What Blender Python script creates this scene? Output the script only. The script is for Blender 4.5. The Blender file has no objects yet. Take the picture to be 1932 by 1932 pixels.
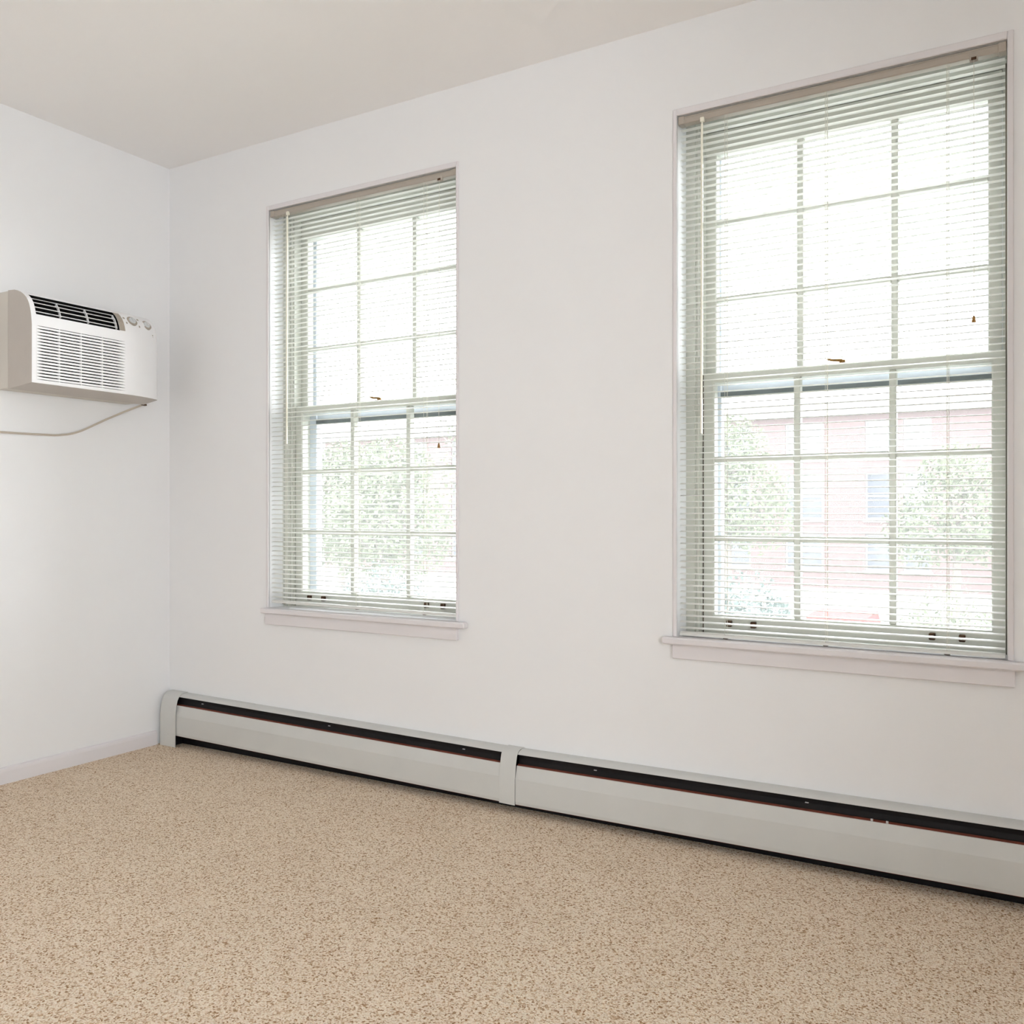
import bpy, math, random
from mathutils import Vector, Matrix
random.seed(7)
sc = bpy.context.scene
COL = sc.collection

# ------------------------------------------------------------------ camera
cam_d = bpy.data.cameras.new('camera')
cam = bpy.data.objects.new('camera', cam_d)
COL.objects.link(cam)
cam.location = (3.23197, -2.59041, 0.97323)
cam.rotation_euler = (math.pi / 2 + 0.0007, 0.0, 0.53412)
cam_d.sensor_fit = 'HORIZONTAL'
cam_d.sensor_width = 36.0
cam_d.lens = 36.0 * 1711.925 / 1932.0
cam_d.clip_start = 0.02
cam_d.clip_end = 400
sc.camera = cam

# ------------------------------------------------------------------ world, sun, exposure
SKY = 3.3
world = bpy.data.worlds.new('sky')
sc.world = world
world.use_nodes = True
nt = world.node_tree
nt.nodes.clear()
w_out = nt.nodes.new('ShaderNodeOutputWorld')
w_bg = nt.nodes.new('ShaderNodeBackground')
w_geo = nt.nodes.new('ShaderNodeTexCoord')
w_sep = nt.nodes.new('ShaderNodeSeparateXYZ')
w_ramp = nt.nodes.new('ShaderNodeValToRGB')
w_ramp.color_ramp.elements[0].position = 0.0
w_ramp.color_ramp.elements[0].color = (0.97, 0.985, 1.0, 1)
w_ramp.color_ramp.elements[1].position = 1.0
w_ramp.color_ramp.elements[1].color = (0.86, 0.93, 1.0, 1)
nt.links.new(w_geo.outputs['Generated'], w_sep.inputs[0])
nt.links.new(w_sep.outputs['Z'], w_ramp.inputs[0])
nt.links.new(w_ramp.outputs[0], w_bg.inputs['Color'])
w_bg.inputs['Strength'].default_value = SKY
nt.links.new(w_bg.outputs[0], w_out.inputs['Surface'])

sun_d = bpy.data.lights.new('sun', 'SUN')
sun_d.energy = 1.6
sun_d.angle = math.radians(1.0)
sun_d.color = (1.0, 0.95, 0.87)
sun = bpy.data.objects.new('sun', sun_d)
COL.objects.link(sun)
sun.rotation_euler = Vector((0.80, 0.30, -0.90)).to_track_quat('-Z', 'Y').to_euler()   # shines over our roof on to the house opposite


def portal(loc, direction, w, h):
    d = bpy.data.lights.new('window_portal', 'AREA')
    d.shape = 'RECTANGLE'
    d.size, d.size_y = w, h
    d.cycles.is_portal = True
    o = bpy.data.objects.new('window_portal', d)
    COL.objects.link(o)
    o.location = loc
    o.rotation_euler = Vector(direction).to_track_quat('-Z', 'Z').to_euler()


portal((1.03, 0.30, 1.38), (0, -1, 0), 0.95, 1.7)
portal((2.71, 0.30, 1.38), (0, -1, 0), 0.95, 1.7)

sc.view_settings.view_transform = 'Standard'
sc.view_settings.look = 'None'
sc.view_settings.gamma = 1.0
sc.view_settings.use_curve_mapping = False
sc.view_settings.exposure = 2.2
sc.cycles.max_bounces = 16
sc.cycles.diffuse_bounces = 8
sc.cycles.transparent_max_bounces = 24


# ------------------------------------------------------------------ helpers
def srgb(r, g, b):
    f = lambda c: (c / 255 / 12.92) if c / 255 <= 0.04045 else ((c / 255 + 0.055) / 1.055) ** 2.4
    return (f(r), f(g), f(b), 1.0)


def mat(name, color, rough=0.6, spec=0.4, metal=0.0, noise=0.0, nscale=40.0, bump=0.0, bscale=200.0, bdist=0.001, c2=None):
    m = bpy.data.materials.new(name)
    m.use_nodes = True
    n = m.node_tree.nodes
    l = m.node_tree.links
    b = n['Principled BSDF']
    b.inputs['Base Color'].default_value = color
    b.inputs['Roughness'].default_value = rough
    b.inputs['Specular IOR Level'].default_value = spec
    b.inputs['Metallic'].default_value = metal
    if noise or bump:
        tc = n.new('ShaderNodeTexCoord')
    if noise:
        t = n.new('ShaderNodeTexNoise')
        t.inputs['Scale'].default_value = nscale
        t.inputs['Detail'].default_value = 4
        r = n.new('ShaderNodeValToRGB')
        r.color_ramp.elements[0].position = 0.3
        r.color_ramp.elements[1].position = 0.7
        k = c2 if c2 else tuple(c * (1 - noise) for c in color[:3]) + (1,)
        r.color_ramp.elements[0].color = k
        r.color_ramp.elements[1].color = color
        l.new(tc.outputs['Object'], t.inputs['Vector'])
        l.new(t.outputs['Fac'], r.inputs[0])
        l.new(r.outputs[0], b.inputs['Base Color'])
    if bump:
        t2 = n.new('ShaderNodeTexNoise')
        t2.inputs['Scale'].default_value = bscale
        t2.inputs['Detail'].default_value = 3
        bp = n.new('ShaderNodeBump')
        bp.inputs['Strength'].default_value = bump
        bp.inputs['Distance'].default_value = bdist
        l.new(tc.outputs['Object'], t2.inputs['Vector'])
        l.new(t2.outputs['Fac'], bp.inputs['Height'])
        l.new(bp.outputs[0], b.inputs['Normal'])
    return m


def glass_mat(name='window_glass', veil=0.0):
    m = bpy.data.materials.new(name)
    m.use_nodes = True
    n = m.node_tree.nodes
    l = m.node_tree.links
    n.clear()
    o = n.new('ShaderNodeOutputMaterial')
    tr = n.new('ShaderNodeBsdfTransparent')
    tr.inputs[0].default_value = (0.985, 0.99, 0.988, 1)
    gl = n.new('ShaderNodeBsdfGlossy')
    gl.inputs['Roughness'].default_value = 0.02
    fr = n.new('ShaderNodeFresnel')
    fr.inputs[0].default_value = 1.25
    mx = n.new('ShaderNodeMixShader')
    l.new(fr.outputs[0], mx.inputs[0])
    l.new(tr.outputs[0], mx.inputs[1])
    l.new(gl.outputs[0], mx.inputs[2])
    if veil:
        td = n.new('ShaderNodeBsdfTranslucent')  # translucent share lays a pale haze over the view outside
        td.inputs[0].default_value = (0.95, 0.95, 0.95, 1)
        m2 = n.new('ShaderNodeMixShader')
        m2.inputs[0].default_value = veil
        l.new(mx.outputs[0], m2.inputs[1])
        l.new(td.outputs[0], m2.inputs[2])
        l.new(m2.outputs[0], o.inputs[0])
    else:
        l.new(mx.outputs[0], o.inputs[0])
    return m


def carpet_mat():
    m = bpy.data.materials.new('loop_pile_carpet')
    m.use_nodes = True
    n = m.node_tree.nodes
    l = m.node_tree.links
    b = n['Principled BSDF']
    b.inputs['Roughness'].default_value = 0.95
    b.inputs['Specular IOR Level'].default_value = 0.1
    tc = n.new('ShaderNodeTexCoord')
    warp = n.new('ShaderNodeTexNoise')
    warp.inputs['Scale'].default_value = 90
    wm = n.new('ShaderNodeVectorMath')
    wm.operation = 'MULTIPLY_ADD'
    wm.inputs[1].default_value = (0.004, 0.004, 0.0)
    l.new(tc.outputs['Object'], warp.inputs['Vector'])
    l.new(warp.outputs['Color'], wm.inputs[0])
    l.new(tc.outputs['Object'], wm.inputs[2])
    v = n.new('ShaderNodeTexVoronoi')
    v.inputs['Scale'].default_value = 265
    v.inputs['Randomness'].default_value = 0.9
    l.new(wm.outputs[0], v.inputs['Vector'])
    r = n.new('ShaderNodeValToRGB')
    e = r.color_ramp.elements
    e[0].position = 0.0
    e[0].color = srgb(252, 242, 228)
    e[1].position = 0.85
    e[1].color = srgb(230, 207, 181)
    x = e.new(0.48)
    x.color = srgb(251, 238, 220)
    l.new(v.outputs['Distance'], r.inputs[0])
    # every loop its own tone, some of them brown flecks
    r2 = n.new('ShaderNodeValToRGB')
    e2 = r2.color_ramp.elements
    e2[0].position = 0.0
    e2[0].color = (0.36, 0.23, 0.13, 1)
    e2[1].position = 1.0
    e2[1].color = (1.0, 1.0, 1.0, 1)
    x2 = e2.new(0.12)
    x2.color = (0.64, 0.51, 0.39, 1)
    x3 = e2.new(0.38)
    x3.color = (0.95, 0.91, 0.86, 1)
    sep = n.new('ShaderNodeSeparateColor')
    l.new(v.outputs['Color'], sep.inputs[0])
    l.new(sep.outputs[0], r2.inputs[0])
    mu = n.new('ShaderNodeMix')
    mu.data_type = 'RGBA'
    mu.blend_type = 'MULTIPLY'
    mu.inputs['Factor'].default_value = 1.0
    l.new(r.outputs[0], mu.inputs['A'])
    l.new(r2.outputs[0], mu.inputs['B'])
    big = n.new('ShaderNodeTexNoise')
    big.inputs['Scale'].default_value = 5
    big.inputs['Detail'].default_value = 5
    l.new(tc.outputs['Object'], big.inputs['Vector'])
    r3 = n.new('ShaderNodeValToRGB')
    r3.color_ramp.elements[0].position = 0.3
    r3.color_ramp.elements[0].color = (0.95, 0.94, 0.93, 1)
    r3.color_ramp.elements[1].position = 0.7
    r3.color_ramp.elements[1].color = (1, 1, 1, 1)
    l.new(big.outputs['Fac'], r3.inputs[0])
    mu2 = n.new('ShaderNodeMix')
    mu2.data_type = 'RGBA'
    mu2.blend_type = 'MULTIPLY'
    mu2.inputs['Factor'].default_value = 1.0
    l.new(mu.outputs['Result'], mu2.inputs['A'])
    l.new(r3.outputs[0], mu2.inputs['B'])
    l.new(mu2.outputs['Result'], b.inputs['Base Color'])
    bp = n.new('ShaderNodeBump')
    bp.invert = True
    bp.inputs['Strength'].default_value = 0.9
    bp.inputs['Distance'].default_value = 0.005
    l.new(v.outputs['Distance'], bp.inputs['Height'])
    l.new(bp.outputs[0], b.inputs['Normal'])
    return m


def vinyl_mat():
    m = mat('slat_vinyl', srgb(226, 226, 222), 0.4, 0.4, noise=0.02, nscale=30)
    n = m.node_tree.nodes
    l = m.node_tree.links
    tr = n.new('ShaderNodeBsdfTranslucent')
    tr.inputs[0].default_value = srgb(240, 238, 230)
    mx = n.new('ShaderNodeMixShader')
    mx.inputs[0].default_value = 0.06
    l.new(n['Principled BSDF'].outputs[0], mx.inputs[1])
    l.new(tr.outputs[0], mx.inputs[2])
    l.new(mx.outputs[0], n['Material Output'].inputs['Surface'])
    return m


def brick_mat():
    m = bpy.data.materials.new('pink_brick')
    m.use_nodes = True
    n = m.node_tree.nodes
    l = m.node_tree.links
    b = n['Principled BSDF']
    b.inputs['Roughness'].default_value = 0.9
    tc = n.new('ShaderNodeTexCoord')
    sp = n.new('ShaderNodeSeparateXYZ')
    cb = n.new('ShaderNodeCombineXYZ')
    br = n.new('ShaderNodeTexBrick')
    br.inputs['Scale'].default_value = 4.0
    br.inputs['Color1'].default_value = srgb(80, 62, 62)
    br.inputs['Color2'].default_value = srgb(75, 57, 57)
    br.inputs['Mortar'].default_value = srgb(78, 70, 68)
    l.new(tc.outputs['Object'], sp.inputs[0])
    l.new(sp.outputs['X'], cb.inputs['X'])
    l.new(sp.outputs['Z'], cb.inputs['Y'])
    l.new(cb.outputs[0], br.inputs['Vector'])
    l.new(br.outputs['Color'], b.inputs['Base Color'])
    return m


M = dict(
    wall=mat('wall_paint', srgb(229, 230, 232), 0.75, 0.3, bump=0.12, bscale=260, bdist=0.0008),
    ceiling=mat('ceiling_paint', srgb(238, 237, 237), 0.85, 0.2, bump=0.15, bscale=200, bdist=0.001),
    trim=mat('trim_paint', srgb(219, 216, 219), 0.45, 0.4, bump=0.06, bscale=120, bdist=0.0006),
    sash=mat('sash_paint', srgb(196, 197, 189), 0.4, 0.45, bump=0.05, bscale=120, bdist=0.0005),
    carpet=carpet_mat(),
    slat=vinyl_mat(),
    rail=mat('head_rail_enamel', srgb(172, 164, 154), 0.35, 0.5, noise=0.02, nscale=30),
    cord=mat('blind_cord', srgb(215, 212, 200), 0.8, 0.2, noise=0.05, nscale=300),
    wand=mat('wand_plastic', srgb(238, 236, 222), 0.2, 0.5, noise=0.03, nscale=60),
    bronze=mat('dark_bronze', srgb(74, 48, 24), 0.45, 0.5, 0.4, noise=0.2, nscale=90),
    brass=mat('aged_brass', srgb(150, 112, 62), 0.4, 0.5, 0.6, noise=0.2, nscale=90),
    heater=mat('heater_enamel', srgb(200, 201, 199), 0.42, 0.45, noise=0.04, nscale=9, bump=0.05, bscale=60, bdist=0.0006),
    dark=mat('blackened_steel', srgb(15, 12, 16), 0.6, 0.3, noise=0.3, nscale=60),
    rust_reflect=mat('rust_and_reflection', srgb(112, 56, 40), 0.7, 0.3, noise=0.35, nscale=50),  # rust at the slot; reflected brown put into the lower strip's colour
    copper=mat('copper_pipe', srgb(140, 80, 56), 0.4, 0.5, 0.8, noise=0.2, nscale=50),
    screw=mat('zinc_clip', srgb(205, 205, 210), 0.35, 0.5, 0.5, noise=0.1, nscale=80),
    acbody=mat('air_conditioner_plastic', srgb(236, 236, 238), 0.38, 0.45, noise=0.015, nscale=20),
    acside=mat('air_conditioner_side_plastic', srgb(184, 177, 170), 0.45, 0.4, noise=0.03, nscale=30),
    acsleeve=mat('sleeve_paint', srgb(205, 200, 192), 0.6, 0.3, noise=0.02, nscale=20),
    acdark=mat('vent_black', srgb(10, 9, 8), 0.8, 0.2, noise=0.2, nscale=40),
    acknob=mat('knob_plastic', srgb(205, 208, 210), 0.3, 0.5, noise=0.05, nscale=40),
    acprint=mat('dial_print', srgb(168, 158, 146), 0.5, 0.3, noise=0.1, nscale=120),
    accord=mat('power_cord', srgb(196, 186, 174), 0.5, 0.4, noise=0.04, nscale=60),
    alu=mat('storm_aluminium', srgb(206, 212, 222), 0.35, 0.5, 0.25, noise=0.04, nscale=30),
    dark_strip=mat('dark_grey_strip', srgb(104, 110, 112), 0.6, 0.3, noise=0.1, nscale=30),
    glass=glass_mat(),
    veiled=glass_mat('veiled_storm_glass', 0.03),  # bright haze mixed into the pane to pale the outdoors
    brick=brick_mat(),
    extwhite=mat('white_house_trim', srgb(110, 110, 110), 0.7, 0.3, noise=0.03, nscale=3),
    extglass=mat('house_window_glass', srgb(62, 65, 72), 0.15, 0.5, noise=0.15, nscale=0.7),
    leaf=mat('green_leaves', srgb(84, 90, 70), 0.7, 0.2, noise=0.35, nscale=1.6),
    leaf2=mat('blue_green_leaves', srgb(70, 82, 77), 0.7, 0.2, noise=0.35, nscale=2.0),
    bark=mat('grey_bark', srgb(104, 98, 92), 0.9, 0.1, noise=0.3, nscale=6),
    grass=mat('lawn', srgb(156, 157, 150), 0.95, 0.1, noise=0.25, nscale=1.2),
    asphalt=mat('street_paving', srgb(156, 156, 158), 0.95, 0.1, noise=0.12, nscale=2),
    carred=mat('red_car_paint', srgb(98, 26, 24), 0.7, 0.08, noise=0.05, nscale=3),
    tyre=mat('tyre_rubber', srgb(40, 40, 42), 0.8, 0.2, noise=0.2, nscale=20),
)


class MB:
    """collects shapes for one mesh object (world coordinates)"""

    def __init__(self):
        self.v, self.f = [], []

    def add(self, vs, fs):
        k = len(self.v)
        self.v += [tuple(p) for p in vs]
        self.f += [tuple(i + k for i in f) for f in fs]
        return self

    def box(self, x0, x1, y0, y1, z0, z1):
        vs = [(x, y, z) for x in (x0, x1) for y in (y0, y1) for z in (z0, z1)]
        return self.add(vs, [(0, 1, 3, 2), (4, 6, 7, 5), (0, 4, 5, 1), (2, 3, 7, 6), (0, 2, 6, 4), (1, 5, 7, 3)])

    def bbox(self, x0, x1, y0, y1, z0, z1, c=0.003):
        """box with chamfered edges"""
        vs, idx = [], {}
        X, Y, Z = (x0, x1), (y0, y1), (z0, z1)
        for i in (0, 1):
            for j in (0, 1):
                for k in (0, 1):
                    sx, sy, sz = (c, -c)[i], (c, -c)[j], (c, -c)[k]
                    for a, p in (('x', (X[i], Y[j] + sy, Z[k] + sz)), ('y', (X[i] + sx, Y[j], Z[k] + sz)), ('z', (X[i] + sx, Y[j] + sy, Z[k]))):
                        idx[(i, j, k, a)] = len(vs)
                        vs.append(p)
        g = lambda *t: idx[t]
        fs = []
        for i in (0, 1):
            fs.append(tuple(g(i, j, k, 'x') for j, k in ((0, 0), (0, 1), (1, 1), (1, 0))))
            fs.append(tuple(g(j, i, k, 'y') for j, k in ((0, 0), (1, 0), (1, 1), (0, 1))))
            fs.append(tuple(g(j, k, i, 'z') for j, k in ((0, 0), (0, 1), (1, 1), (1, 0))))
        for i in (0, 1):
            for j in (0, 1):
                fs.append((g(i, j, 0, 'x'), g(i, j, 1, 'x'), g(i, j, 1, 'y'), g(i, j, 0, 'y')))
                fs.append((g(i, 0, j, 'x'), g(i, 1, j, 'x'), g(i, 1, j, 'z'), g(i, 0, j, 'z')))
                fs.append((g(0, i, j, 'y'), g(1, i, j, 'y'), g(1, i, j, 'z'), g(0, i, j, 'z')))
                for k in (0, 1):
                    fs.append((g(i, j, k, 'x'), g(i, j, k, 'y'), g(i, j, k, 'z')))
        return self.add(vs, fs)

    def prism_x(self, prof, x0, x1, zf=None, seg=1):
        """closed (y,z) profile swept along x; zf(x) lifts it"""
        n = len(prof)
        vs, fs = [], []
        for s in range(seg + 1):
            x = x0 + (x1 - x0) * s / seg
            dz = zf(x) if zf else 0
            vs += [(x, y, z + dz) for y, z in prof]
        for s in range(seg):
            for i in range(n):
                j = (i + 1) % n
                fs.append((s * n + i, s * n + j, (s + 1) * n + j, (s + 1) * n + i))
        fs.append(tuple(range(n)))
        fs.append(tuple(seg * n + i for i in reversed(range(n))))
        return self.add(vs, fs)

    def sheet_x(self, line, x0, x1, t, zf=None, seg=1):
        """open (y,z) polyline given thickness t inward, swept along x"""
        inner = []
        for i, (y, z) in enumerate(line):
            a = line[max(i - 1, 0)]
            b = line[min(i + 1, len(line) - 1)]
            dy, dz = b[0] - a[0], b[1] - a[1]
            L = math.hypot(dy, dz) or 1
            inner.append((y - dz / L * t, z + dy / L * t))
        return self.prism_x(list(line) + inner[::-1], x0, x1, zf, seg)

    def tube(self, pts, r, n=8, caps=True):
        pts = [Vector(p) for p in pts]
        rs = r if isinstance(r, (list, tuple)) else [r] * len(pts)
        vs, fs = [], []
        for i, p in enumerate(pts):
            d = (pts[min(i + 1, len(pts) - 1)] - pts[max(i - 1, 0)]).normalized()
            u = d.cross(Vector((0, 0, 1)) if abs(d.z) < 0.9 else Vector((1, 0, 0))).normalized()
            w = d.cross(u)
            for k in range(n):
                a = 2 * math.pi * k / n
                vs.append(p + (u * math.cos(a) + w * math.sin(a)) * rs[i])
        for i in range(len(pts) - 1):
            for k in range(n):
                q = (k + 1) % n
                fs.append((i * n + k, i * n + q, (i + 1) * n + q, (i + 1) * n + k))
        if caps:
            fs.append(tuple(range(n))[::-1])
            fs.append(tuple((len(pts) - 1) * n + k for k in range(n)))
        return self.add(vs, fs)

    def frame_y(self, x0, x1, z0, z1, xi0, xi1, zi0, zi1, y0, y1, c=0.0):
        """rectangular frame in the xz plane from y0 (room side) to y1; c chamfers the room-side inner edge"""
        O = [(x0, z0), (x1, z0), (x1, z1), (x0, z1)]
        I = [(xi0, zi0), (xi1, zi0), (xi1, zi1), (xi0, zi1)]
        G = [(xi0 - c, zi0 - c), (xi1 + c, zi0 - c), (xi1 + c, zi1 + c), (xi0 - c, zi1 + c)]
        vs = [(x, y0, z) for x, z in O] + [(x, y0, z) for x, z in G] + [(x, y0 + c, z) for x, z in I] + [(x, y1, z) for x, z in I] + [(x, y1, z) for x, z in O]
        fs = []
        for i in range(4):
            j = (i + 1) % 4
            for a in range(4):
                b = a + 1
                fs.append((a * 4 + i, a * 4 + j, b * 4 + j, b * 4 + i))
            fs.append((16 + i, 16 + j, j, i))
        return self.add(vs, fs)

    def build(self, name, material, parent=None, origin=None, smooth=False, shift=True):
        o = Vector(origin) if origin is not None else root_loc(parent)
        me = bpy.data.meshes.new(name)
        me.from_pydata([tuple(Vector(p) - o) for p in self.v], [], self.f)
        me.materials.append(material)
        bm_fix(me)
        if smooth:
            for p in me.polygons:
                p.use_smooth = True
        ob = bpy.data.objects.new(name, me)
        COL.objects.link(ob)
        if parent is not None:
            ob.parent = parent
            ob.location = o - root_loc(parent)
        else:
            ob.location = o
        return ob


def bm_fix(me):
    import bmesh
    bm = bmesh.new()
    bm.from_mesh(me)
    bmesh.ops.recalc_face_normals(bm, faces=bm.faces)
    bm.to_mesh(me)
    bm.free()


def root_loc(o):
    p = Vector((0, 0, 0))
    while o is not None:
        p += o.location
        o = o.parent
    return p


def smooth_by_angle(ob, deg=35):
    me = ob.data
    for p in me.polygons:
        p.use_smooth = True
    me.set_sharp_from_angle(angle=math.radians(deg))


def empty(name, loc):
    o = bpy.data.objects.new(name, None)
    o.empty_display_size = 0.05
    COL.objects.link(o)
    o.location = loc
    return o


def tag(o, label=None, cat=None, group=None, kind=None):
    if label:
        o['label'] = label
    if cat:
        o['category'] = cat
    if group:
        o['group'] = group
    if kind:
        o['kind'] = kind
    return o


def part(o, label):
    o['label'] = label
    return o


def share(src, parent, loc):
    c = src.copy()
    COL.objects.link(c)
    c.parent = parent
    c.location = loc
    return c


# ------------------------------------------------------------------ room shell
RX, RY, H = 5.2, -4.4, 2.44
T = 0.28                                            # thickness of the window wall


def wall_with_holes(axis, a0, a1, z0, z1, p0, p1, holes):
    """a wall slab; axis 'x': runs along x, from y=p0 to y=p1; axis 'y': runs along y, from x=p0 to x=p1"""
    mb = MB()
    As = sorted({a0, a1} | {h[0] for h in holes} | {h[1] for h in holes})
    Zs = sorted({z0, z1} | {h[2] for h in holes} | {h[3] for h in holes})

    def solid(i, j):
        if i < 0 or j < 0 or i >= len(As) - 1 or j >= len(Zs) - 1:
            return False
        ca, cz = (As[i] + As[i + 1]) / 2, (Zs[j] + Zs[j + 1]) / 2
        return not any(h[0] < ca < h[1] and h[2] < cz < h[3] for h in holes)

    P = (lambda a, p, z: (a, p, z)) if axis == 'x' else (lambda a, p, z: (p, a, z))
    for i in range(len(As) - 1):
        for j in range(len(Zs) - 1):
            if not solid(i, j):
                continue
            a, b, c, d = As[i], As[i + 1], Zs[j], Zs[j + 1]
            for p in (p0, p1):
                mb.add([P(a, p, c), P(b, p, c), P(b, p, d), P(a, p, d)], [(0, 1, 2, 3)])
            for (di, dj, e) in ((-1, 0, ((a, c), (a, d))), (1, 0, ((b, c), (b, d))), (0, -1, ((a, c), (b, c))), (0, 1, ((a, d), (b, d)))):
                if not solid(i + di, j + dj):
                    (q, r), (s, t) = e
                    mb.add([P(q, p0, r), P(s, p0, t), P(s, p1, t), P(q, p1, r)], [(0, 1, 2, 3)])
    return mb


# the two windows in view: inner opening, outer trim, lower sash
W = [
    dict(xl=0.588, xr=1.478, ol=0.576, orr=1.488, sl=0.634, sr=1.466, stool=(0.566, 1.527), ztool=0.599, zo=2.181, zi=2.163,
         apron=(0.578, 1.488), ladders=(0.655, 1.026, 1.334), wand=(0.684, 1.24), pull=(1.405, 1.198), mx=(0.924, 1.192)),
    dict(xl=2.2745, xr=3.1435, ol=2.2625, orr=3.1575, sl=2.323, sr=3.136, stool=(2.236, 3.190), ztool=0.602, zo=2.180, zi=2.160,
         apron=(2.264, 3.160), ladders=(2.418, 2.701, 3.005), wand=(2.351, 1.207), pull=(3.068, 1.458), mx=(2.602, 2.861)),
]
ZS = 0.585                                          # rough opening bottom
RW = (-4.3, -2.7, 0.12, 2.15)                      # unseen window added in the right wall, sized for the room light

floor = MB().box(0, RX, RY, 0, -0.12, 0.0).build('floor', M['carpet'], origin=(0, 0, 0))
tag(floor, 'beige speckled loop-pile carpet covering the whole floor', kind='structure')
ceil = MB().box(-0.2, RX + 0.2, RY - 0.2, T, H, H + 0.18).build('ceiling', M['ceiling'], origin=(0, 0, H))
tag(ceil, 'plain white painted ceiling', kind='structure')
wb = wall_with_holes('x', -0.2, RX + 0.2, -0.12, H, 0.0, T, [(w['xl'], w['xr'], ZS, w['zi']) for w in W]).build('wall_back', M['wall'], origin=(0, 0, 0))
tag(wb, 'off-white painted wall with two double-hung windows', kind='structure')
wl = MB().box(-0.2, 0, RY - 0.2, 0, -0.12, H).build('wall_left', M['wall'], origin=(0, 0, 0))
tag(wl, 'off-white painted wall carrying the air conditioner', kind='structure')
wr = wall_with_holes('y', RY - 0.2, 0, -0.12, H, RX, RX + 0.2, [RW]).build('wall_right', M['wall'], origin=(RX, 0, 0))
tag(wr, 'off-white painted wall with an added, unseen wide window', kind='structure')
wf = MB().box(0, RX, RY - 0.2, RY, -0.12, H).build('wall_front', M['wall'], origin=(0, RY, 0))
tag(wf, 'plain off-white painted wall behind the camera', kind='structure')

# left baseboard with a rounded top
mb = MB()
prof = [(0, 0.0), (0.012, 0.0), (0.012, 0.044), (0.0105, 0.052), (0.007, 0.057), (0.0, 0.059)]
ya, yb = RY, -0.068
vs = [(x, y, z) for y in (ya, yb) for x, z in prof]
n = len(prof)
mb.add(vs, [tuple(range(n)), tuple(range(n, 2 * n))[::-1]] + [(i, (i + 1) % n, n + (i + 1) % n, n + i) for i in range(n)])
tag(mb.build('baseboard_left', M['trim'], origin=(0, RY, 0)), 'low white baseboard along the left wall', kind='structure')


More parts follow.
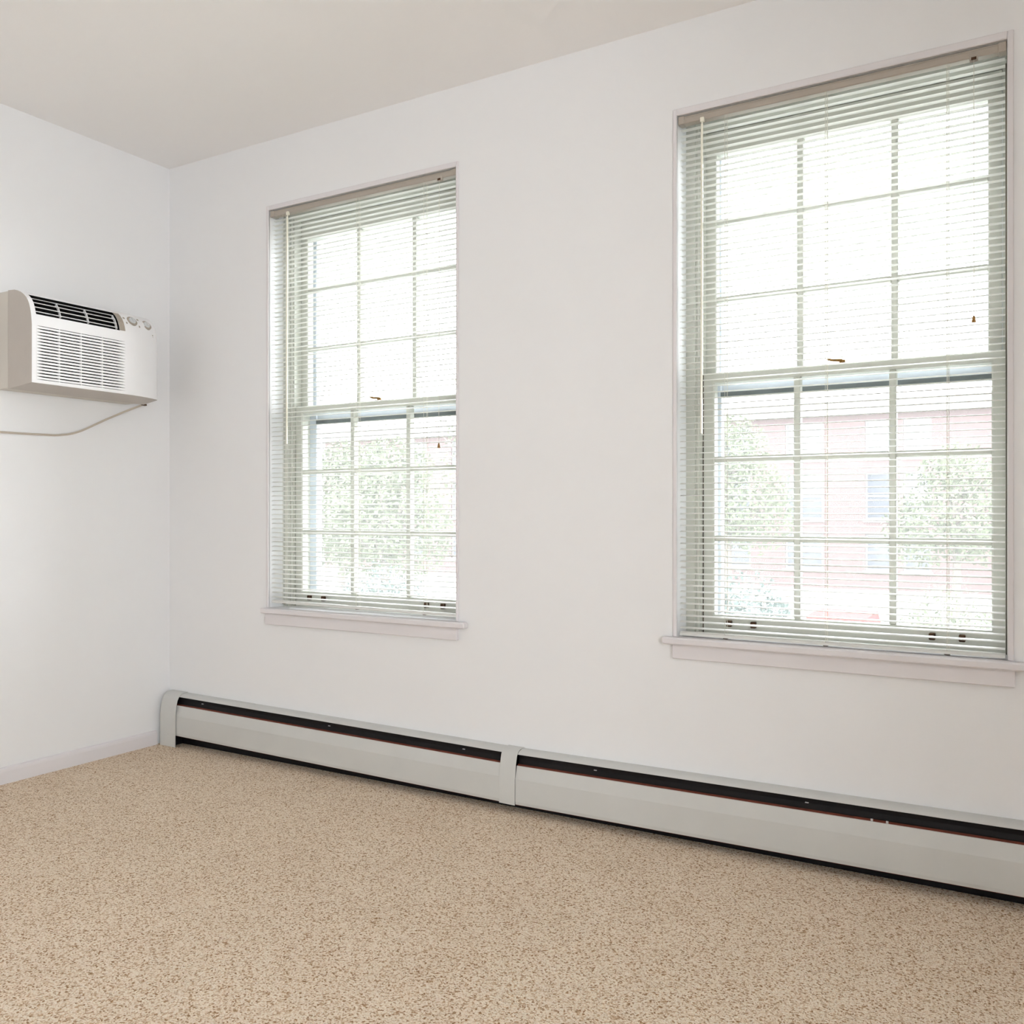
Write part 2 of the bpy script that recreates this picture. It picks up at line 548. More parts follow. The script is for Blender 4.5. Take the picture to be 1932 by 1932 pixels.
# ------------------------------------------------------------------ windows
def make_window(n, w):
    xl, xr, sl, sr = w['xl'], w['xr'], w['sl'], w['sr']
    zi, zo, zt = w['zi'], w['zo'], w['ztool']
    root = empty('window_%d' % n, ((xl + xr) / 2, 0.1, ZS))
    tag(root, ('white six-light double-hung window nearer the air conditioner' if n == 1 else 'white double-hung window at the far right of the wall'), kind='structure')
    # thin bead around the opening on the wall face
    b = MB()
    y0, y1 = -0.006, 0.004
    b.bbox(w['ol'], xl, y0, y1, zt, zo, 0.002)
    b.bbox(xr, w['orr'], y0, y1, zt, zo, 0.002)
    b.bbox(xl, xr, y0, y1, zi, zo, 0.002)
    b.build('casing_bead', M['trim'], root)
    # stool and apron
    b = MB()
    b.bbox(w['stool'][0], w['stool'][1], -0.030, 0.0, zt - 0.021, zt, 0.004)
    b.box(xl, xr, 0.0, 0.10, zt - 0.017, zt)
    b.build('window_sill', M['trim'], root)
    b = MB()
    b.bbox(w['apron'][0], w['apron'][1], -0.015, 0.001, zt - 0.064, zt - 0.021, 0.002)
    b.build('apron', M['trim'], root)
    # jamb frame with stepped stops on the left, a narrow one on the right
    b = MB()
    b.box(xl, sl - 0.021, 0.078, 0.25, zt, zi)
    b.bbox(sl - 0.0215, sl - 0.0115, 0.088, 0.098, zt, zi, 0.002)
    b.box(sl - 0.0215, sl - 0.0042, 0.096, 0.135, zt, zi)
    b.box(sl - 0.0215, sl - 0.0105, 0.135, 0.25, zt, zi)
    b.box(sr + 0.0025, xr, 0.090, 0.135, zt, zi)
    b.box(sr - 0.008, xr, 0.135, 0.137, 1.40, zi)
    b.box(sr + 0.0005, xr, 0.137, 0.25, zt, zi)
    b.box(sl - 0.02, sr + 0.002, 0.082, 0.25, zi - 0.012, zi)
    b.box(sl - 0.02, sr + 0.002, 0.10, 0.25, ZS, zt - 0.004)
    jb = b.build('jamb', M['sash'], root)
    for (xa, xb, ya, za, zb) in ((sl - 0.0043, sl + 0.0002, 0.106, zt, 1.399), (sl - 0.0106, sl - 0.0058, 0.139, 1.399, zi - 0.013), (sr - 0.0002, sr + 0.0026, 0.106, zt, zi - 0.013)):
        MB().box(xa, xb, ya, ya + 0.02, za, zb).build('gap_shade', M['bronze'], jb)  # dark strip stands in for the shade inside the sash gap

    def sash(name, x0, x1, z0, z1, y0, st, rt, rb, mzs, mh):
        y1 = y0 + 0.033
        gx0, gx1, gz0, gz1 = x0 + st, x1 - st, z0 + rb, z1 - rt
        s = MB().frame_y(x0, x1, z0, z1, gx0, gx1, gz0, gz1, y0, y1, 0.004).build(name, M['sash'], root)
        xs = [gx0] + [v for m in w['mx'] for v in (m - 0.0095, m + 0.0095)] + [gx1]
        zs = [gz0] + [v for m in mzs for v in (m - mh / 2, m + mh / 2)] + [gz1]
        for m in w['mx']:
            MB().bbox(m - 0.0095, m + 0.0095, y0 + 0.002, y1 - 0.002, gz0, gz1, 0.003).build('muntin', M['sash'], s)
        for m in mzs:
            q = MB()
            for k in range(3):
                q.bbox(xs[2 * k] - 0.001, xs[2 * k + 1] + 0.001, y0 + 0.002, y1 - 0.002, m - mh / 2, m + mh / 2, 0.003)
            q.build('muntin', M['sash'], s)
        for i in range(3):
            for j in range(3):
                MB().box(xs[2 * i] - 0.002, xs[2 * i + 1] + 0.002, y0 + 0.018, y0 + 0.021, zs[2 * j] - 0.002, zs[2 * j + 1] + 0.002).build('pane', M['glass'], s)
        return s

    lo = sash('lower_sash', sl, sr, zt + 0.001, 1.397, 0.100, 0.033, 0.029, 0.060, (0.895, 1.135), 0.0175)
    up = sash('upper_sash', sl - 0.006, sr - 0.010, 1.372, zi - 0.014, 0.137, 0.033, zi - 0.014 - 2.076, 0.030, (1.630, 1.869), 0.0165)
    # sash lock on the meeting rail, two lifts on the bottom rail
    c = (sl + sr) / 2 - 0.010
    q = MB()
    q.bbox(c - 0.022, c + 0.022, 0.108, 0.128, 1.397, 1.401, 0.001)
    q.tube([(c + 0.006, 0.116, 1.400), (c + 0.006, 0.116, 1.409)], 0.009, 10)
    q.tube([(c + 0.006, 0.116, 1.408), (c - 0.022, 0.113, 1.410), (c - 0.036, 0.111, 1.414)], [0.0045, 0.004, 0.003], 8)
    part(q.build('sash_lock', M['brass'], lo), 'small brass sash lock')
    for fx in (0.145, 0.83):
        cx = sl + fx * (sr - sl) if n == 2 else sl + fx * (sr - sl) - 0.005
        q = MB()
        for dx in (-0.0365, 0.0365):
            q.bbox(cx + dx - 0.008, cx + dx + 0.008, 0.086, 0.1005, zt + 0.028, zt + 0.047, 0.002)
        part(q.build('sash_lift', M['bronze'], lo), 'dark bronze finger lift')
    # aluminium storm window outside
    st = MB()
    yo = 0.192
    st.frame_y(sl - 0.02, sr + 0.0, ZS, zi - 0.012, sl + 0.026, sr - 0.026, ZS + 0.05, zi - 0.055, yo, yo + 0.03, 0.003)
    st.box(sl + 0.024, sr - 0.024, yo + 0.004, yo + 0.03, 1.350, 1.388)
    so = st.build('storm_window', M['alu'], root)
    MB().box(sl + 0.024, sr - 0.024, yo - 0.002, yo + 0.028, 1.335, 1.350).build('dark_strip', M['dark_strip'], so)  # dark grey strip below the storm meeting rail
    MB().box(sl + 0.024, sr - 0.024, yo + 0.012, yo + 0.014, 1.386, zi - 0.05).build('storm_pane', M['veiled'], so)
    MB().box(sl + 0.024, sr - 0.024, yo + 0.02, yo + 0.022, ZS + 0.045, 1.337).build('storm_pane', M['veiled'], so)
    return root


for k, w in enumerate(W):
    make_window(k + 1, w)

# unseen window behind the camera, added to brighten the room
r3 = empty('window_3', (RX, (RW[0] + RW[1]) / 2, RW[2]))
tag(r3, 'wide plain unseen window added in the right wall for light', kind='structure')
b = MB()
for (ya, yb, za, zb) in ((RW[0], RW[1], RW[2], RW[2] + 0.05), (RW[0], RW[1], RW[3] - 0.05, RW[3]), (RW[0], RW[0] + 0.05, RW[2], RW[3]), (RW[1] - 0.05, RW[1], RW[2], RW[3]), ((RW[0] + RW[1]) / 2 - 0.03, (RW[0] + RW[1]) / 2 + 0.03, RW[2], RW[3])):
    b.box(RX + 0.10, RX + 0.14, ya, yb, za, zb)
b.build('window_frame', M['sash'], r3)
MB().box(RX + 0.119, RX + 0.122, RW[0] + 0.04, RW[1] - 0.04, RW[2] + 0.04, RW[3] - 0.04).build('pane', M['glass'], r3)
portal((RX + 0.22, (RW[0] + RW[1]) / 2, (RW[2] + RW[3]) / 2), (-1, 0, 0), RW[1] - RW[0] + 0.1, RW[3] - RW[2] + 0.1)

# ------------------------------------------------------------------ mini blinds
PITCH = 0.0179


def make_blind(n, w):
    xl, xr = w['xl'] + 0.004, w['xr'] - 0.004
    zi, zt = w['zi'], w['ztool']
    root = empty('mini_blind', ((xl + xr) / 2, 0.0185, zi))
    tag(root, ('open white mini blind nearer the air conditioner, bottom rail hanging clear of the sill' if n == 1
               else 'open white mini blind farther from the air conditioner, reaching down to the sill'), 'blind', 'white mini blinds in the two windows')
    # head rail, a U channel with bracket boxes at both ends
    h0, h1 = zi - 0.024, zi - 0.0035
    q = MB()
    q.bbox(xl, xr, 0.006, 0.0315, h0, h1, 0.002)
    q.box(xl, xr, 0.0045, 0.007, h1 - 0.003, h1)
    q.build('head_rail', M['rail'], root)
    for xa, xb in ((xl - 0.002, xl + 0.017), (xr - 0.017, xr + 0.002)):
        MB().bbox(xa, xb, 0.0025, 0.034, h0 - 0.0015, h1 + 0.002, 0.0015).build('bracket', M['rail'], root)
    # slats: shallow crown, 25 mm deep
    zb = zt + (0.020 if n == 1 else 0.0045)          # underside of the bottom rail
    first = h0 - 0.016
    cnt = int((first - (zb + 0.022)) / PITCH) + 1
    pitch = (first - (zb + 0.022)) / (cnt - 1)
    L = xr - xl - 0.004
    q = MB()
    m = 6
    top, bot = [], []
    for i in range(m + 1):
        t = -1 + 2 * i / m
        y = 0.0114 * t
        z = 0.0027 * (1 - t * t)
        top.append((0.0185 + y, first + z))
        bot.append((0.0185 + y, first + z - 0.0004))
    q.prism_x(top + bot[::-1], (xl + xr - L) / 2, (xl + xr + L) / 2)
    sl0 = q.build('slat', M['slat'], root, origin=((xl + xr) / 2, 0.0185, first))
    smooth_by_angle(sl0, 40)
    rx = math.radians(4.5)
    sl0.rotation_euler = (rx, 0, 0)
    for k in range(1, cnt):
        s = share(sl0, root, (0, 0, first - zi - k * pitch + random.uniform(-0.0004, 0.0004)))
        s.rotation_euler = (rx + random.uniform(-0.02, 0.02), random.uniform(-0.0006, 0.0006), 0)
    # bottom rail
    q = MB()
    if n == 1:
        pr = [(-0.012, 0.0), (0.012, 0.0), (0.0125, 0.006), (0.006, 0.010), (-0.006, 0.010), (-0.0125, 0.006)]
        zf = lambda x: zb - 0.006 * (x - xl) / (xr - xl)
    else:
        pr = [(-0.012, 0.0), (0.012, 0.0), (0.0125, 0.007), (0.006, 0.011), (-0.006, 0.011), (-0.0125, 0.007)]
        zf = lambda x: zb
    q.prism_x([(0.0185 + y, z) for y, z in pr], xl + 0.002, xr - 0.002, zf, 4)
    br = q.build('bottom_rail', M['slat'], root)
    for x in w['ladders']:
        MB().bbox(x - 0.007, x + 0.007, 0.009, 0.028, zf(x) - 0.0025, zf(x) + 0.0005, 0.001).build('plug', M['bronze'], br)
    # ladders: two string rails with the lift cord between them
    for x in w['ladders']:
        q = MB()
        for y in (0.0068, 0.0302):
            q.tube([(x, y, h0), (x, y, zf(x) + 0.004)], 0.0006, 5)
        q.tube([(x + 0.004, 0.0185, h0), (x + 0.004, 0.0185, zf(x) + 0.004)], 0.0007, 5)
        for k in range(cnt):
            q.box(x - 0.0005, x + 0.0005, 0.0068, 0.0302, first - k * pitch - 0.0012, first - k * pitch - 0.0006)
        q.build('ladder_cord', M['cord'], root)
    # tilter and wand
    wx, wz = w['wand']
    q = MB()
    q.bbox(wx - 0.006, wx + 0.006, -0.001, 0.010, h0 - 0.008, h0 + 0.006, 0.0015)
    q.tube([(wx, 0.0035, h0 - 0.006), (wx, 0.001, h0 - 0.016)], 0.0022, 6)
    til = q.build('tilter', M['wand'], root)
    q = MB()
    q.tube([(wx, 0.001, h0 - 0.016), (wx - 0.001, -0.001, wz)], 0.0036, 6)
    q.build('tilt_wand', M['wand'], til)
    # cord lock, pull cord and tassel
    px, pz = w['pull']
    q = MB()
    q.bbox(px - 0.010, px + 0.010, -0.0005, 0.012, h0 - 0.009, h0 + 0.006, 0.0015)
    lock = q.build('cord_lock', M['rail'], root)
    MB().box(px - 0.006, px + 0.006, -0.0015, 0.004, h0 - 0.0078, h0 - 0.001).build('roller', M['bronze'], lock)
    q = MB()
    q.tube([(px, 0.0005, h0 - 0.006), (px, -0.002, pz + 0.015)], 0.0007, 5)
    pc = q.build('pull_cord', M['cord'], root)
    q = MB()
    q.tube([(px, -0.002, pz + 0.017), (px, -0.002, pz + 0.012), (px, -0.002, pz)], [0.0022, 0.0035, 0.0058], 10)
    part(q.build('tassel', M['brass'], pc), 'brown plastic cord tassel')


for k, w in enumerate(W):
    make_blind(k + 1, w)


# ------------------------------------------------------------------ baseboard heater
def hz(x):
    pts = [(-1, 0.018), (0.05, 0.018), (1.75, -0.001), (3.2, 0.008), (9, 0.008)]
    for (a, za), (b, zb_) in zip(pts, pts[1:]):
        if x <= b:
            return za + (zb_ - za) * (x - a) / (b - a)
    return 0.008


HX0, HXS, HX1 = 0.024, 1.718, 4.6
hr = empty('baseboard_heater', (2.0, -0.03, 0.0))
tag(hr, 'long off-white hot-water baseboard heater running along the floor beneath both windows', 'heater')
hood = [(0.0, 0.200), (-0.018, 0.200), (-0.027, 0.1985), (-0.036, 0.1945), (-0.043, 0.1885)]
front = [(-0.047, 0.1535), (-0.0492, 0.1528), (-0.0578, 0.118), (-0.0592, 0.1125), (-0.0595, 0.040), (-0.0575, 0.030), (-0.051, 0.029)]
for xa, xb in ((HX0 + 0.06, HXS - 0.004), (HXS + 0.029, HX1)):
    o = MB().sheet_x([p for p in hood], xa, xb, 0.0012, hz, 2).build('hood', M['heater'], hr)
    smooth_by_angle(o, 30)
    o = MB().sheet_x(front, xa, xb, 0.0012, hz, 2).build('front_panel', M['heater'], hr)
    damper = MB().sheet_x([(-0.034, 0.1845), (-0.0315, 0.172), (-0.034, 0.158), (-0.0425, 0.1505)], xa, xb, 0.001, hz, 2).build('damper', M['dark'], hr)
    q = MB().sheet_x([(-0.0405, 0.1575), (-0.0468, 0.1526)], xa, xb, 0.0012, hz, 2).build('lip', M['rust_reflect'], damper)
    MB().sheet_x([(-0.0565, 0.0285), (-0.050, 0.0275)], xa, xb, 0.001, hz, 2).build('lip_reflection', M['rust_reflect'], hr)  # brown reflection along the panel's bottom edge, put into the strip's colour
    MB().tube([(xa, -0.027, 0.082 + hz(xa)), (xb, -0.027, 0.082 + hz(xb))], 0.011, 10).build('copper_pipe', M['copper'], hr)
    q = MB()
    x = xa + 0.05
    while x < min(xb - 0.02, 3.6):
        q.box(x, x + 0.0006, -0.048, -0.006, 0.055 + hz(x), 0.112 + hz(x))
        x += 0.011
    tag(q.build('fins', M['dark'], hr), kind='stuff')
MB().box(HX0 + 0.06, HX1, -0.0030, -0.0008, 0.0005, 0.194).build('back_plate', M['dark'], hr)  # black down to the floor, standing in for shade under the heater
for x in (0.245, 0.93, 1.53, 2.02, 2.66, 3.6):
    MB().bbox(x - 0.0048, x + 0.0048, -0.0345, -0.031, 0.1712 + hz(x), 0.1738 + hz(x), 0.0005).build('clip', M['screw'], hr)
for x in (2.83, 2.868):
    MB().bbox(x - 0.003, x + 0.003, -0.0478, -0.0445, 0.154 + hz(x), 0.160 + hz(x), 0.0006).build('clip', M['screw'], hr)


def wrap(x0, x1, line, t, name, zf=None):
    o = MB().sheet_x(line, x0, x1, t, zf, 1).build(name, M['heater'], hr)
    smooth_by_angle(o, 25)
    return o


spl = [(0.0, 0.2025), (-0.019, 0.2025), (-0.030, 0.2005), (-0.040, 0.1955), (-0.0485, 0.185), (-0.0555, 0.158), (-0.0608, 0.120), (-0.0625, 0.110), (-0.063, 0.028)]
wrap(1.688, 1.747, spl, 0.0014, 'splice_cover', hz)
capl = [(0.0, 0.220), (-0.019, 0.220), (-0.033, 0.217), (-0.046, 0.208), (-0.055, 0.192), (-0.0605, 0.168), (-0.064, 0.148), (-0.0655, 0.130), (-0.0655, 0.0)]
ec = wrap(HX0, 0.118, capl, 0.0015, 'end_cap')
MB().prism_x([(0.0, 0.0)] + [(y + 0.001 if y < 0 else y, z - 0.001) for y, z in capl], HX0, HX0 + 0.002).build('end_plate', M['heater'], ec)
MB().prism_x([(0.0, 0.0)] + [(y + 0.001 if y < 0 else y, z - 0.001) for y, z in capl], 0.085, 0.086).build('inner_plate', M['dark'], ec)
MB().bbox(0.049, 0.1185, -0.0672, -0.0655, 0.001, 0.050, 0.0006).build('foot_piece', M['heater'], ec)
wrap(HX1 - 0.06, HX1 + 0.004, capl, 0.0015, 'end_cap')

# ------------------------------------------------------------------ through-wall air conditioner
S, XF = 0.0715, 0.2131
YL, YR = -0.74, -0.184
ar = empty('air_conditioner', (0.0, (YL + YR) / 2, 1.411))
tag(ar, 'white through-wall air conditioner with louvred grille high on the left wall', 'air conditioner')
MB().bbox(0.0, S - 0.003, YL + 0.002, YR - 0.03, 1.4125, 1.7575, 0.003).build('wall_sleeve', M['acsleeve'], ar)

# vertical profile of the front cover, from bottom back round to top back
PROF = [(S, 1.411), (0.150, 1.4172), (0.2065, 1.4225), (0.2118, 1.4235), (0.2131, 1.4262), (0.2131, 1.4355), (0.2131, 1.530), (0.2131, 1.6225), (0.2115, 1.640),
        (0.208, 1.6625), (0.2035, 1.680), (0.197, 1.697), (0.1895, 1.710), (0.182, 1.7195), (0.172, 1.7285), (0.163, 1.735), (0.148, 1.7435), (0.130, 1.7505), (0.110, 1.7555), (S, 1.758)]


def acx(x, y):
    """the cover's right end is rounded in plan"""
    d = 1.35 * max(0.0, y + 0.372) ** 2
    d += 0.012 * max(0.0, (y - (YR - 0.012)) / 0.012) ** 2
    return S + (x - S) * (1 - d / (XF - S))


def acpt(x, z, y, dx=0.0):
    return (acx(x + dx, y), y, z)


ysteps = [YL, -0.7375, -0.722, -0.62, -0.52, -0.42, -0.392, -0.372, -0.35, -0.33, -0.31, -0.29, -0.27, -0.25, -0.23, -0.21, -0.20, -0.19, -0.187, YR]
OUT = (9, 15)      # profile span of the top outlet
INT = (5, 7)       # profile span of the intake
i_out = (ysteps.index(-0.722), ysteps.index(-0.392))
i_int = (ysteps.index(-0.722), ysteps.index(-0.372))
q = MB()
NP = len(PROF)
vs = [acpt(x if 0 < k < NP - 1 else x, z, y, 0.0) for y in ysteps for k, (x, z) in enumerate(PROF)]
fs = []
for a in range(len(ysteps) - 1):
    for k in range(NP - 1):
        if OUT[0] <= k < OUT[1] and i_out[0] <= a < i_out[1]:
            continue
        if INT[0] <= k < INT[1] and i_int[0] <= a < i_int[1]:
            continue
        fs.append((a * NP + k, (a + 1) * NP + k, (a + 1) * NP + k + 1, a * NP + k + 1))
fs.append(tuple(range(NP)))
fs.append(tuple((len(ysteps) - 1) * NP + k for k in range(NP))[::-1])
q.add(vs, fs)
cov = q.build('front_cover', M['acbody'], ar)
cov.data.materials.append(M['acside'])              # sides and underside take a greyer tone than the front
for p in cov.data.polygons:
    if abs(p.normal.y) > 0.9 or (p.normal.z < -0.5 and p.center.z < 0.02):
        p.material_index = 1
smooth_by_angle(cov, 28)
# shadow joint between cover and sleeve
MB().box(S - 0.004, S, YL + 0.004, YR - 0.034, 1.414, 1.756).build('joint', M['acdark'], cov)


def recess(prof_pts, y0, y1, depth, name, nrm):
    """lining of an opening in the cover: walls going in, and a back"""
    q = MB()
    n_ = len(prof_pts)
    A = [(x, z) for x, z in prof_pts]
    B = [(x - nrm[0] * depth, z - nrm[1] * depth) for x, z in prof_pts]
    vs = [acpt(x, z, y) for y in (y0, y1) for x, z in A] + [acpt(x, z, y) for y in (y0, y1) for x, z in B]
    f = []
    o2 = 2 * n_
    for k in range(n_ - 1):
        f.append((o2 + k, o2 + k + 1, o2 + n_ + k + 1, o2 + n_ + k))
        for s in (0, n_):
            f.append((s + k, s + k + 1, o2 + s + k + 1, o2 + s + k))
    f.append((0, n_, o2 + n_, o2))
    f.append((n_ - 1, 2 * n_ - 1, o2 + 2 * n_ - 1, o2 + n_ - 1))
    return q.add(vs, f).build(name, M['acdark'], cov)


recess(PROF[9:16], -0.722, -0.392, 0.04, 'outlet_recess', (0.7, 0.7))
recess(PROF[5:8], -0.722, -0.372, 0.02, 'intake_recess', (1, 0))

# outlet louvres and dividers lie along the curve of the cover
arc = PROF[9:16]
cum = [0]
for (a, b_), (c, d) in zip(arc, arc[1:]):
    cum.append(cum[-1] + math.hypot(c - a, d - b_))


def on_arc(t):
    s = t * cum[-1]
    for k in range(len(arc) - 1):
        if s <= cum[k + 1] + 1e-9:
            u = (s - cum[k]) / (cum[k + 1] - cum[k])
            return (arc[k][0] + (arc[k + 1][0] - arc[k][0]) * u, arc[k][1] + (arc[k + 1][1] - arc[k][1]) * u)
    return arc[-1]


for t in (0.115, 0.31, 0.52, 0.745):
    x, z = on_arc(t)
    x2, z2 = on_arc(t + 0.026)
    q = MB()
    vs = []
    for y in (-0.7225, -0.3975):
        vs += [(x - 0.003, y, z), (x2 - 0.003, y, z2), (x2 - 0.008, y, z2 - 0.001), (x - 0.008, y, z - 0.001)]
    q.add(vs, [(0, 1, 2, 3), (7, 6, 5, 4), (0, 4, 5, 1), (1, 5, 6, 2), (2, 6, 7, 3), (3, 7, 4, 0)])
    q.build('louver', M['acbody'], cov)
for y in (-0.6258, -0.5159, -0.3985):
    q = MB()
    vs = []
    for t in (0.08, 0.3, 0.5, 0.76):
        x, z = on_arc(t)
        for dy in (-0.0013, 0.0013):
            vs += [(x - 0.004, y + dy, z - 0.001), (x - 0.012, y + dy, z - 0.005)]
    f = []
    for k in range(3):
        a = k * 4
        f += [(a, a + 4, a + 6, a + 2), (a + 1, a + 3, a + 7, a + 5), (a, a + 1, a + 5, a + 4), (a + 2, a + 6, a + 7, a + 3)]
    q.add(vs, f + [(0, 2, 3, 1), (12, 13, 15, 14)])
    q.build('divider', M['acbody'], cov)

# intake louvres: 17 blades that widen and close towards the right end
z0, z1 = 1.4355, 1.6225
NB = 17
pit = (z1 - z0) / NB
for k in range(NB):
    zc = z0 + (k + 0.5) * pit
    q = MB()
    vs = []
    for y, hh in ((-0.7235, pit * 0.502), (-0.715, pit * 0.40), (-0.700, pit * 0.315), (-0.50, pit * 0.315), (-0.405, pit * 0.33), (-0.387, pit * 0.40), (-0.3705, pit * 0.502)):
        X = acx(XF, y)
        vs += [(X + 0.0003, y, zc - hh), (X + 0.0003, y, zc + hh), (X - 0.010, y, zc + hh + 0.001), (X - 0.010, y, zc - hh + 0.001)]
    f = [(0, 1, 2, 3)]
    for s in range(6):
        for i in range(4):
            j = (i + 1) % 4
            f.append((s * 4 + i, s * 4 + j, s * 4 + 4 + j, s * 4 + 4 + i))
    f.append((27, 26, 25, 24))
    q.add(vs, f)
    q.build('louver', M['acbody'], cov)
for y in (-0.6367, -0.5527, -0.467):
    MB().box(XF - 0.011, XF - 0.0012, y - 0.0012, y + 0.0012, z0, z1).build('divider', M['acbody'], cov)

# raised surround beside the outlet, two dials, marks and badge
q = MB()
vs = []
for t in (0.02, 0.2, 0.4, 0.6, 0.8, 0.98):
    x, z = on_arc(t)
    for y in (-0.391, -0.368):
        vs.append((x + 0.0012, y, z + 0.001))
        vs.append((x - 0.004, y, z - 0.003))
f = []
for k in range(5):
    a = k * 4
    f += [(a, a + 2, a + 6, a + 4), (a, a + 4, a + 5, a + 1), (a + 2, a + 3, a + 7, a + 6)]
q.add(vs, f + [(0, 1, 3, 2), (20, 22, 23, 21)])
part(q.build('outlet_surround', M['acprint'], cov), 'greyish strip beside the outlet')


def dial(y, t, r):
    x, z = on_arc(t)
    x2, z2 = on_arc(min(t + 0.08, 1))
    px, pz = acx(x, y), z
    tx, tz = acx(x2, y) - px, z2 - pz
    L = math.hypot(tx, tz)
    nx, nz = tz / L, -tx / L
    ax = Vector((nx, 0, nz))
    c = Vector((px, y, pz))
    ring = MB().tube([c - ax * 0.004, c + ax * 0.0018, c + ax * 0.0024], [r, r, r * 0.94], 22).build('dial_ring', M['acprint'], cov)
    k = MB()
    k.tube([c + ax * 0.002, c + ax * 0.006, c + ax * 0.007], [r * 0.66, r * 0.62, r * 0.52], 22)
    u = Vector((0, 1, 0))
    w_ = ax.cross(u)
    p = [c + ax * 0.0065 + u * a * r * 0.13 + w_ * b_ * r * 0.52 + ax * d for a in (-1, 1) for b_ in (-1, 1) for d in (0, 0.004)]
    k.add(p, [(0, 1, 3, 2), (4, 6, 7, 5), (0, 4, 5, 1), (2, 3, 7, 6), (0, 2, 6, 4), (1, 5, 7, 3)])
    o = k.build('knob', M['acknob'], ring)
    smooth_by_angle(o, 40)


dial(-0.322, 0.62, 0.0215)
dial(-0.246, 0.60, 0.0205)
for y, t, l_ in ((-0.357, 0.66, 0.008), (-0.352, 0.40, 0.005), (-0.285, 0.78, 0.008), (-0.292, 0.35, 0.006)):
    x, z = on_arc(t)
    x2, z2 = on_arc(t + 0.09)
    q = MB()
    vs = []
    for yy in (y - l_ / 2, y + l_ / 2):
        for (a, b_) in ((x, z), (x2, z2)):
            vs += [(acx(a, yy) + 0.0008, yy, b_ + 0.0006), (acx(a, yy) - 0.001, yy, b_ - 0.001)]
    q.add(vs, [(0, 2, 6, 4), (1, 5, 7, 3), (0, 4, 5, 1), (2, 3, 7, 6), (0, 1, 3, 2), (4, 6, 7, 5)])
    q.build('dial_mark', M['acprint'], cov)
for dz in (0, 0.006):
    X = acx(0.205, -0.222)
    MB().bbox(X - 0.002, X + 0.001, -0.2245, -0.2195, 1.667 + dz, 1.6705 + dz, 0.0004).build('dial_mark', M['acprint'], cov)

# flat twin power cord hanging from the right end of the unit
def cat(pts, n_=10):
    out = []
    P_ = [Vector(p) for p in pts]
    P_ = [P_[0] * 2 - P_[1]] + P_ + [P_[-1] * 2 - P_[-2]]
    for i in range(1, len(P_) - 2):
        a, b_, c, d = P_[i - 1:i + 3]
        for s in range(n_):
            t = s / n_
            out.append(0.5 * ((2 * b_) + (c - a) * t + (2 * a - 5 * b_ + 4 * c - d) * t * t + (3 * b_ - a - 3 * c + d) * t ** 3))
    out.append(P_[-2])
    return out


cp = cat([(0.066, -0.176, 1.414), (0.052, -0.198, 1.402), (0.03, -0.236, 1.3815), (0.016, -0.316, 1.341), (0.009, -0.428, 1.285), (0.007, -0.503, 1.2672), (0.007, -0.576, 1.2635), (0.007, -0.735, 1.2612), (0.007, -1.1, 1.262), (0.007, -1.5, 1.20)])
q = MB()
q.tube([p + Vector((0, 0, 0.0022)) for p in cp], 0.0021, 8)
q.tube([p - Vector((0, 0, 0.0018)) for p in cp], 0.0021, 8)
o = q.build('power_cord', M['accord'], ar, smooth=True)
MB().bbox(0.056, 0.0705, -0.186, -0.166, 1.4085, 1.415, 0.001).build('cord_clamp', M['bronze'], o)

# ------------------------------------------------------------------ outdoors, seen through the panes
GZ = -2.85
g = MB().box(-90, 60, 0.6, 120, GZ - 0.3, GZ).build('ground', M['grass'], origin=(0, 40, GZ))
tag(g, 'pale lawn outside the windows', kind='structure')
g = MB().box(-90, 60, 15.5, 26.5, GZ, GZ + 0.03).build('street', M['asphalt'], origin=(0, 20, GZ))
tag(g, 'pale street between lawn and brick house', kind='structure')

bx0, bx1, by = -40.0, 12.0, 45.0
house = empty('apartment_house', ((bx0 + bx1) / 2, by, GZ))
tag(house, 'pinkish brick apartment house across the street, three rows of windows', 'building')
cols = [(-8.5, -6.6), (-4.6, -3.3), (-2.85, -1.6)]
x = 1.2
while x < 11:
    cols.append((x, x + 1.5))
    x += 3.4
x = -11.9
while x > -39:
    cols.append((x, x + 1.6))
    x -= 3.5
rows = [(-1.9, 0.0 - 0.1), (0.62, 2.95), (3.7, 5.55)]
hol = [(a, b_, c, d) for a, b_ in cols for c, d in rows]
wall_with_holes('x', bx0, bx1, GZ, 5.85, by, by + 0.35, hol).build('wall', M['brick'], house)
MB().box(bx0, bx1, by + 0.6, by + 9, GZ, 5.85).build('core', M['extwhite'], house)
MB().box(bx0 - 0.3, bx1 + 0.3, by - 0.4, by + 9, 5.85, 6.5).build('fascia', M['extwhite'], house)
MB().box(bx0 - 0.3, bx1 + 0.3, by - 0.4, by + 9, 6.5, 6.6).build('roof', M['asphalt'], house)
for a, b_ in cols:
    for c, d in rows:
        f = MB().frame_y(a, b_, c, d, a + 0.1, b_ - 0.1, c + 0.1, d - 0.1, by + 0.12, by + 0.2)
        f.box(a + 0.1, b_ - 0.1, by + 0.13, by + 0.19, (c + d) / 2 - 0.04, (c + d) / 2 + 0.04)
        f.box(a - 0.08, b_ + 0.08, by - 0.06, by + 0.1, c - 0.12, c)
        fo = f.build('window', M['extwhite'], house)
        MB().box(a + 0.08, b_ - 0.08, by + 0.17, by + 0.19, c + 0.08, d - 0.08).build('pane', M['extglass'], fo)


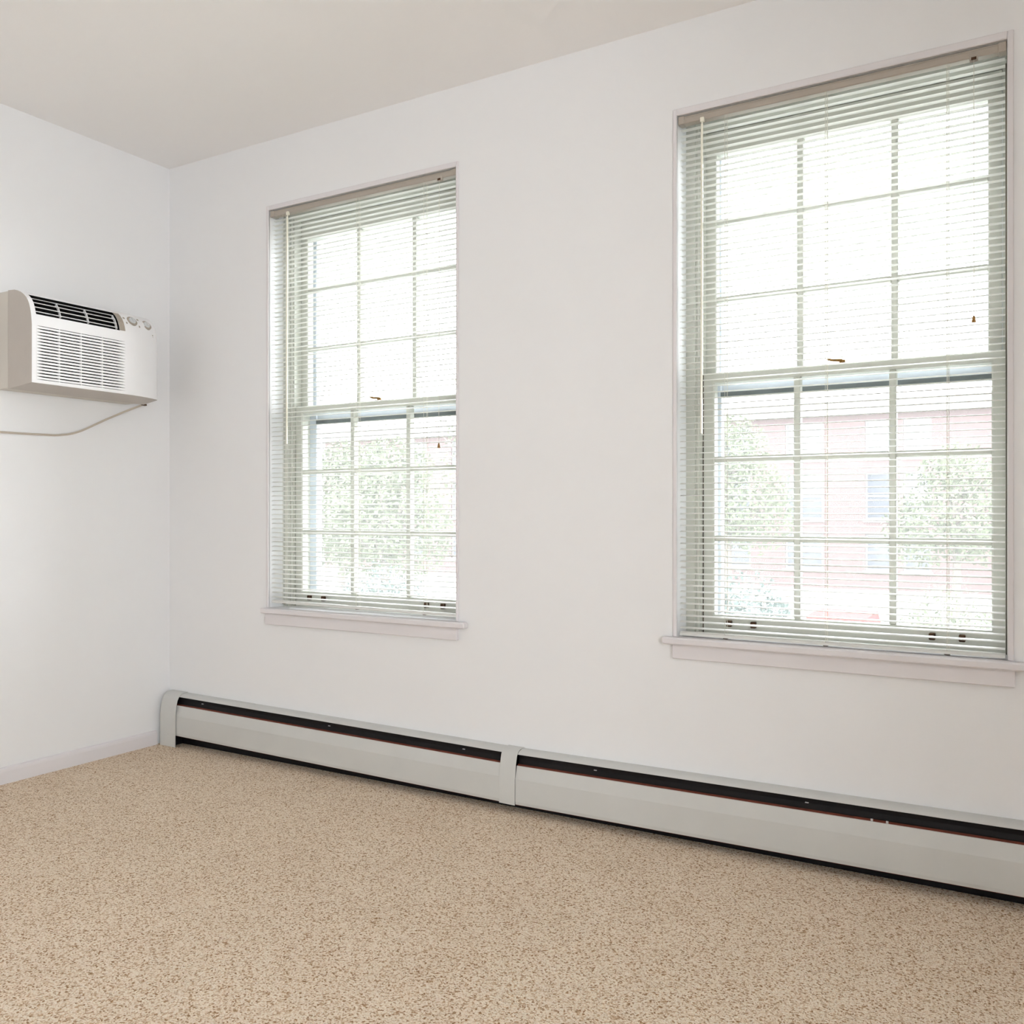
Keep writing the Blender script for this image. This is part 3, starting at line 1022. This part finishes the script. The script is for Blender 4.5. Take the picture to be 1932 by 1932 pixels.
def leaves(q, cx, cy, cz, rx, ry, rz, n_, size):
    for _ in range(n_):
        while True:
            p = Vector((random.uniform(-1, 1), random.uniform(-1, 1), random.uniform(-1, 1)))
            r = p.length
            if 0.3 < r < 1:
                break
        c = Vector((cx + p.x * rx, cy + p.y * ry, cz + p.z * rz))
        a = Vector((random.gauss(0, 1), random.gauss(0, 1), random.gauss(0, 1))).normalized()
        b2 = a.orthogonal().normalized()
        s = size * random.uniform(0.6, 1.4)
        q.add([c - a * s, c + b2 * s * 0.5, c + a * s, c - b2 * s * 0.5], [(0, 1, 2, 3)])


def tree(name, x, y, h, r, blobs, n_, size, lm, label, cat_, trunk=True):
    root = empty(name, (x, y, GZ))
    tag(root, label, cat_)
    q = MB()
    if trunk:
        q.tube([(x, y, GZ - 0.05), (x + 0.05, y, GZ + h * 0.35), (x - 0.08, y + 0.1, GZ + h * 0.8)], [0.16, 0.13, 0.05], 8)
        for k in range(7):
            a = random.uniform(0, 6.28)
            zz = GZ + h * random.uniform(0.35, 0.7)
            q.tube([(x, y, zz), (x + math.cos(a) * r * 0.5, y + math.sin(a) * r * 0.5, zz + h * 0.13), (x + math.cos(a) * r * 0.85, y + math.sin(a) * r * 0.85, zz + h * 0.22)], [0.06, 0.035, 0.012], 6)
    else:
        for k in range(5):
            a = random.uniform(0, 6.28)
            q.tube([(x, y, GZ - 0.05), (x + math.cos(a) * r * 0.3, y + math.sin(a) * r * 0.3, GZ + h * 0.7)], [0.04, 0.015], 6)
    q.build('trunk', M['bark'], root)
    q = MB()
    for (dx, dy, dz, rx, ry, rz) in blobs:
        leaves(q, x + dx * r, y + dy * r, GZ + dz * h, rx * r, ry * r, rz * h, n_ // len(blobs), size)
    c = q.build('crown', lm, root)
    tag(c, kind='stuff')
    return root


full = [(0, 0, 0.62, 0.9, 0.9, 0.30), (-0.45, 0.1, 0.5, 0.6, 0.6, 0.22), (0.45, -0.1, 0.52, 0.6, 0.6, 0.22), (0, 0.2, 0.82, 0.55, 0.55, 0.17)]
bush = [(0, 0, 0.45, 0.8, 0.8, 0.45), (-0.4, 0, 0.35, 0.6, 0.6, 0.35), (0.4, 0, 0.38, 0.6, 0.6, 0.35)]
tree('tree', -6.9, 30, 7.6, 2.5, full, 7200, 0.086, M['leaf'], 'pale green tree before the brick house, left in the right-hand window', 'tree')
tree('tree', 0.4, 33, 6.4, 2.4, full, 6000, 0.086, M['leaf'], 'pale green tree before the brick house, right in the right-hand window', 'tree')
tree('tree', -18.8, 22.5, 6.6, 2.4, full, 7200, 0.079, M['leaf'], 'pale green tree filling the left panes of the left-hand window', 'tree')
tree('tree', -13.7, 18.6, 6.2, 2.3, full, 7200, 0.073, M['leaf'], 'pale green tree in the middle panes of the left-hand window', 'tree')
tree('tree', -15.0, 27.0, 10.5, 2.6, full, 2400, 0.073, M['leaf'], 'tall thin-crowned tree with bare branches in the right panes of the left-hand window', 'tree')
tree('shrub', -1.7, 14.6, 3.1, 1.05, bush, 5200, 0.053, M['leaf2'], 'blue-green shrub low in the left panes of the right-hand window', 'shrub', False)
tree('shrub', 1.6, 16.5, 2.8, 1.2, bush, 4000, 0.053, M['leaf'], 'pale green shrub low in the right panes of the right-hand window', 'shrub', False)
tree('shrub', -10.4, 14.4, 3.0, 1.5, bush, 4800, 0.053, M['leaf2'], 'blue-green shrub low in the left-hand window', 'shrub', False)

# parked red car seen end-on, its roof just above the lower sash rail
car = empty('car', (-0.93, 20.0, GZ + 0.03))
tag(car, 'parked pale red car, only its roof showing above the sash rail', 'car')
cx, cy, cz = -0.93, 20.0, GZ + 0.03


def loft(sections):
    """sections: (y, halfwidth, z0, z1)"""
    q = MB()
    vs, f = [], []
    for y, hw, a, b_ in sections:
        vs += [(cx - hw, cy + y, a), (cx + hw, cy + y, a), (cx + hw * 0.92, cy + y, b_), (cx - hw * 0.92, cy + y, b_)]
    for s in range(len(sections) - 1):
        for i in range(4):
            j = (i + 1) % 4
            f.append((s * 4 + i, s * 4 + j, s * 4 + 4 + j, s * 4 + 4 + i))
    f += [(0, 1, 2, 3), tuple(len(vs) - 4 + i for i in (3, 2, 1, 0))]
    return q.add(vs, f)


loft([(-2.1, 0.74, cz + 0.3, cz + 0.78), (-1.9, 0.84, cz + 0.22, cz + 0.9), (1.5, 0.84, cz + 0.22, cz + 0.88), (2.1, 0.74, cz + 0.3, cz + 0.7)]).build('body', M['carred'], car)
loft([(-1.6, 0.74, cz + 0.88, cz + 0.92), (-1.0, 0.72, cz + 0.88, cz + 1.42), (0.4, 0.72, cz + 0.88, cz + 1.45), (1.1, 0.74, cz + 0.86, cz + 0.92)]).build('cabin', M['carred'], car)
loft([(-1.50, 0.62, cz + 0.955, cz + 1.0), (-1.07, 0.62, cz + 0.96, cz + 1.36), (-1.04, 0.62, cz + 0.96, cz + 1.36)]).build('rear_window', M['extglass'], car)
for dx in (-0.80, 0.80):
    for dy in (-1.3, 1.3):
        MB().tube([(cx + dx - 0.1, cy + dy, cz + 0.31), (cx + dx + 0.1, cy + dy, cz + 0.31)], 0.31, 16).build('wheel', M['tyre'], car)
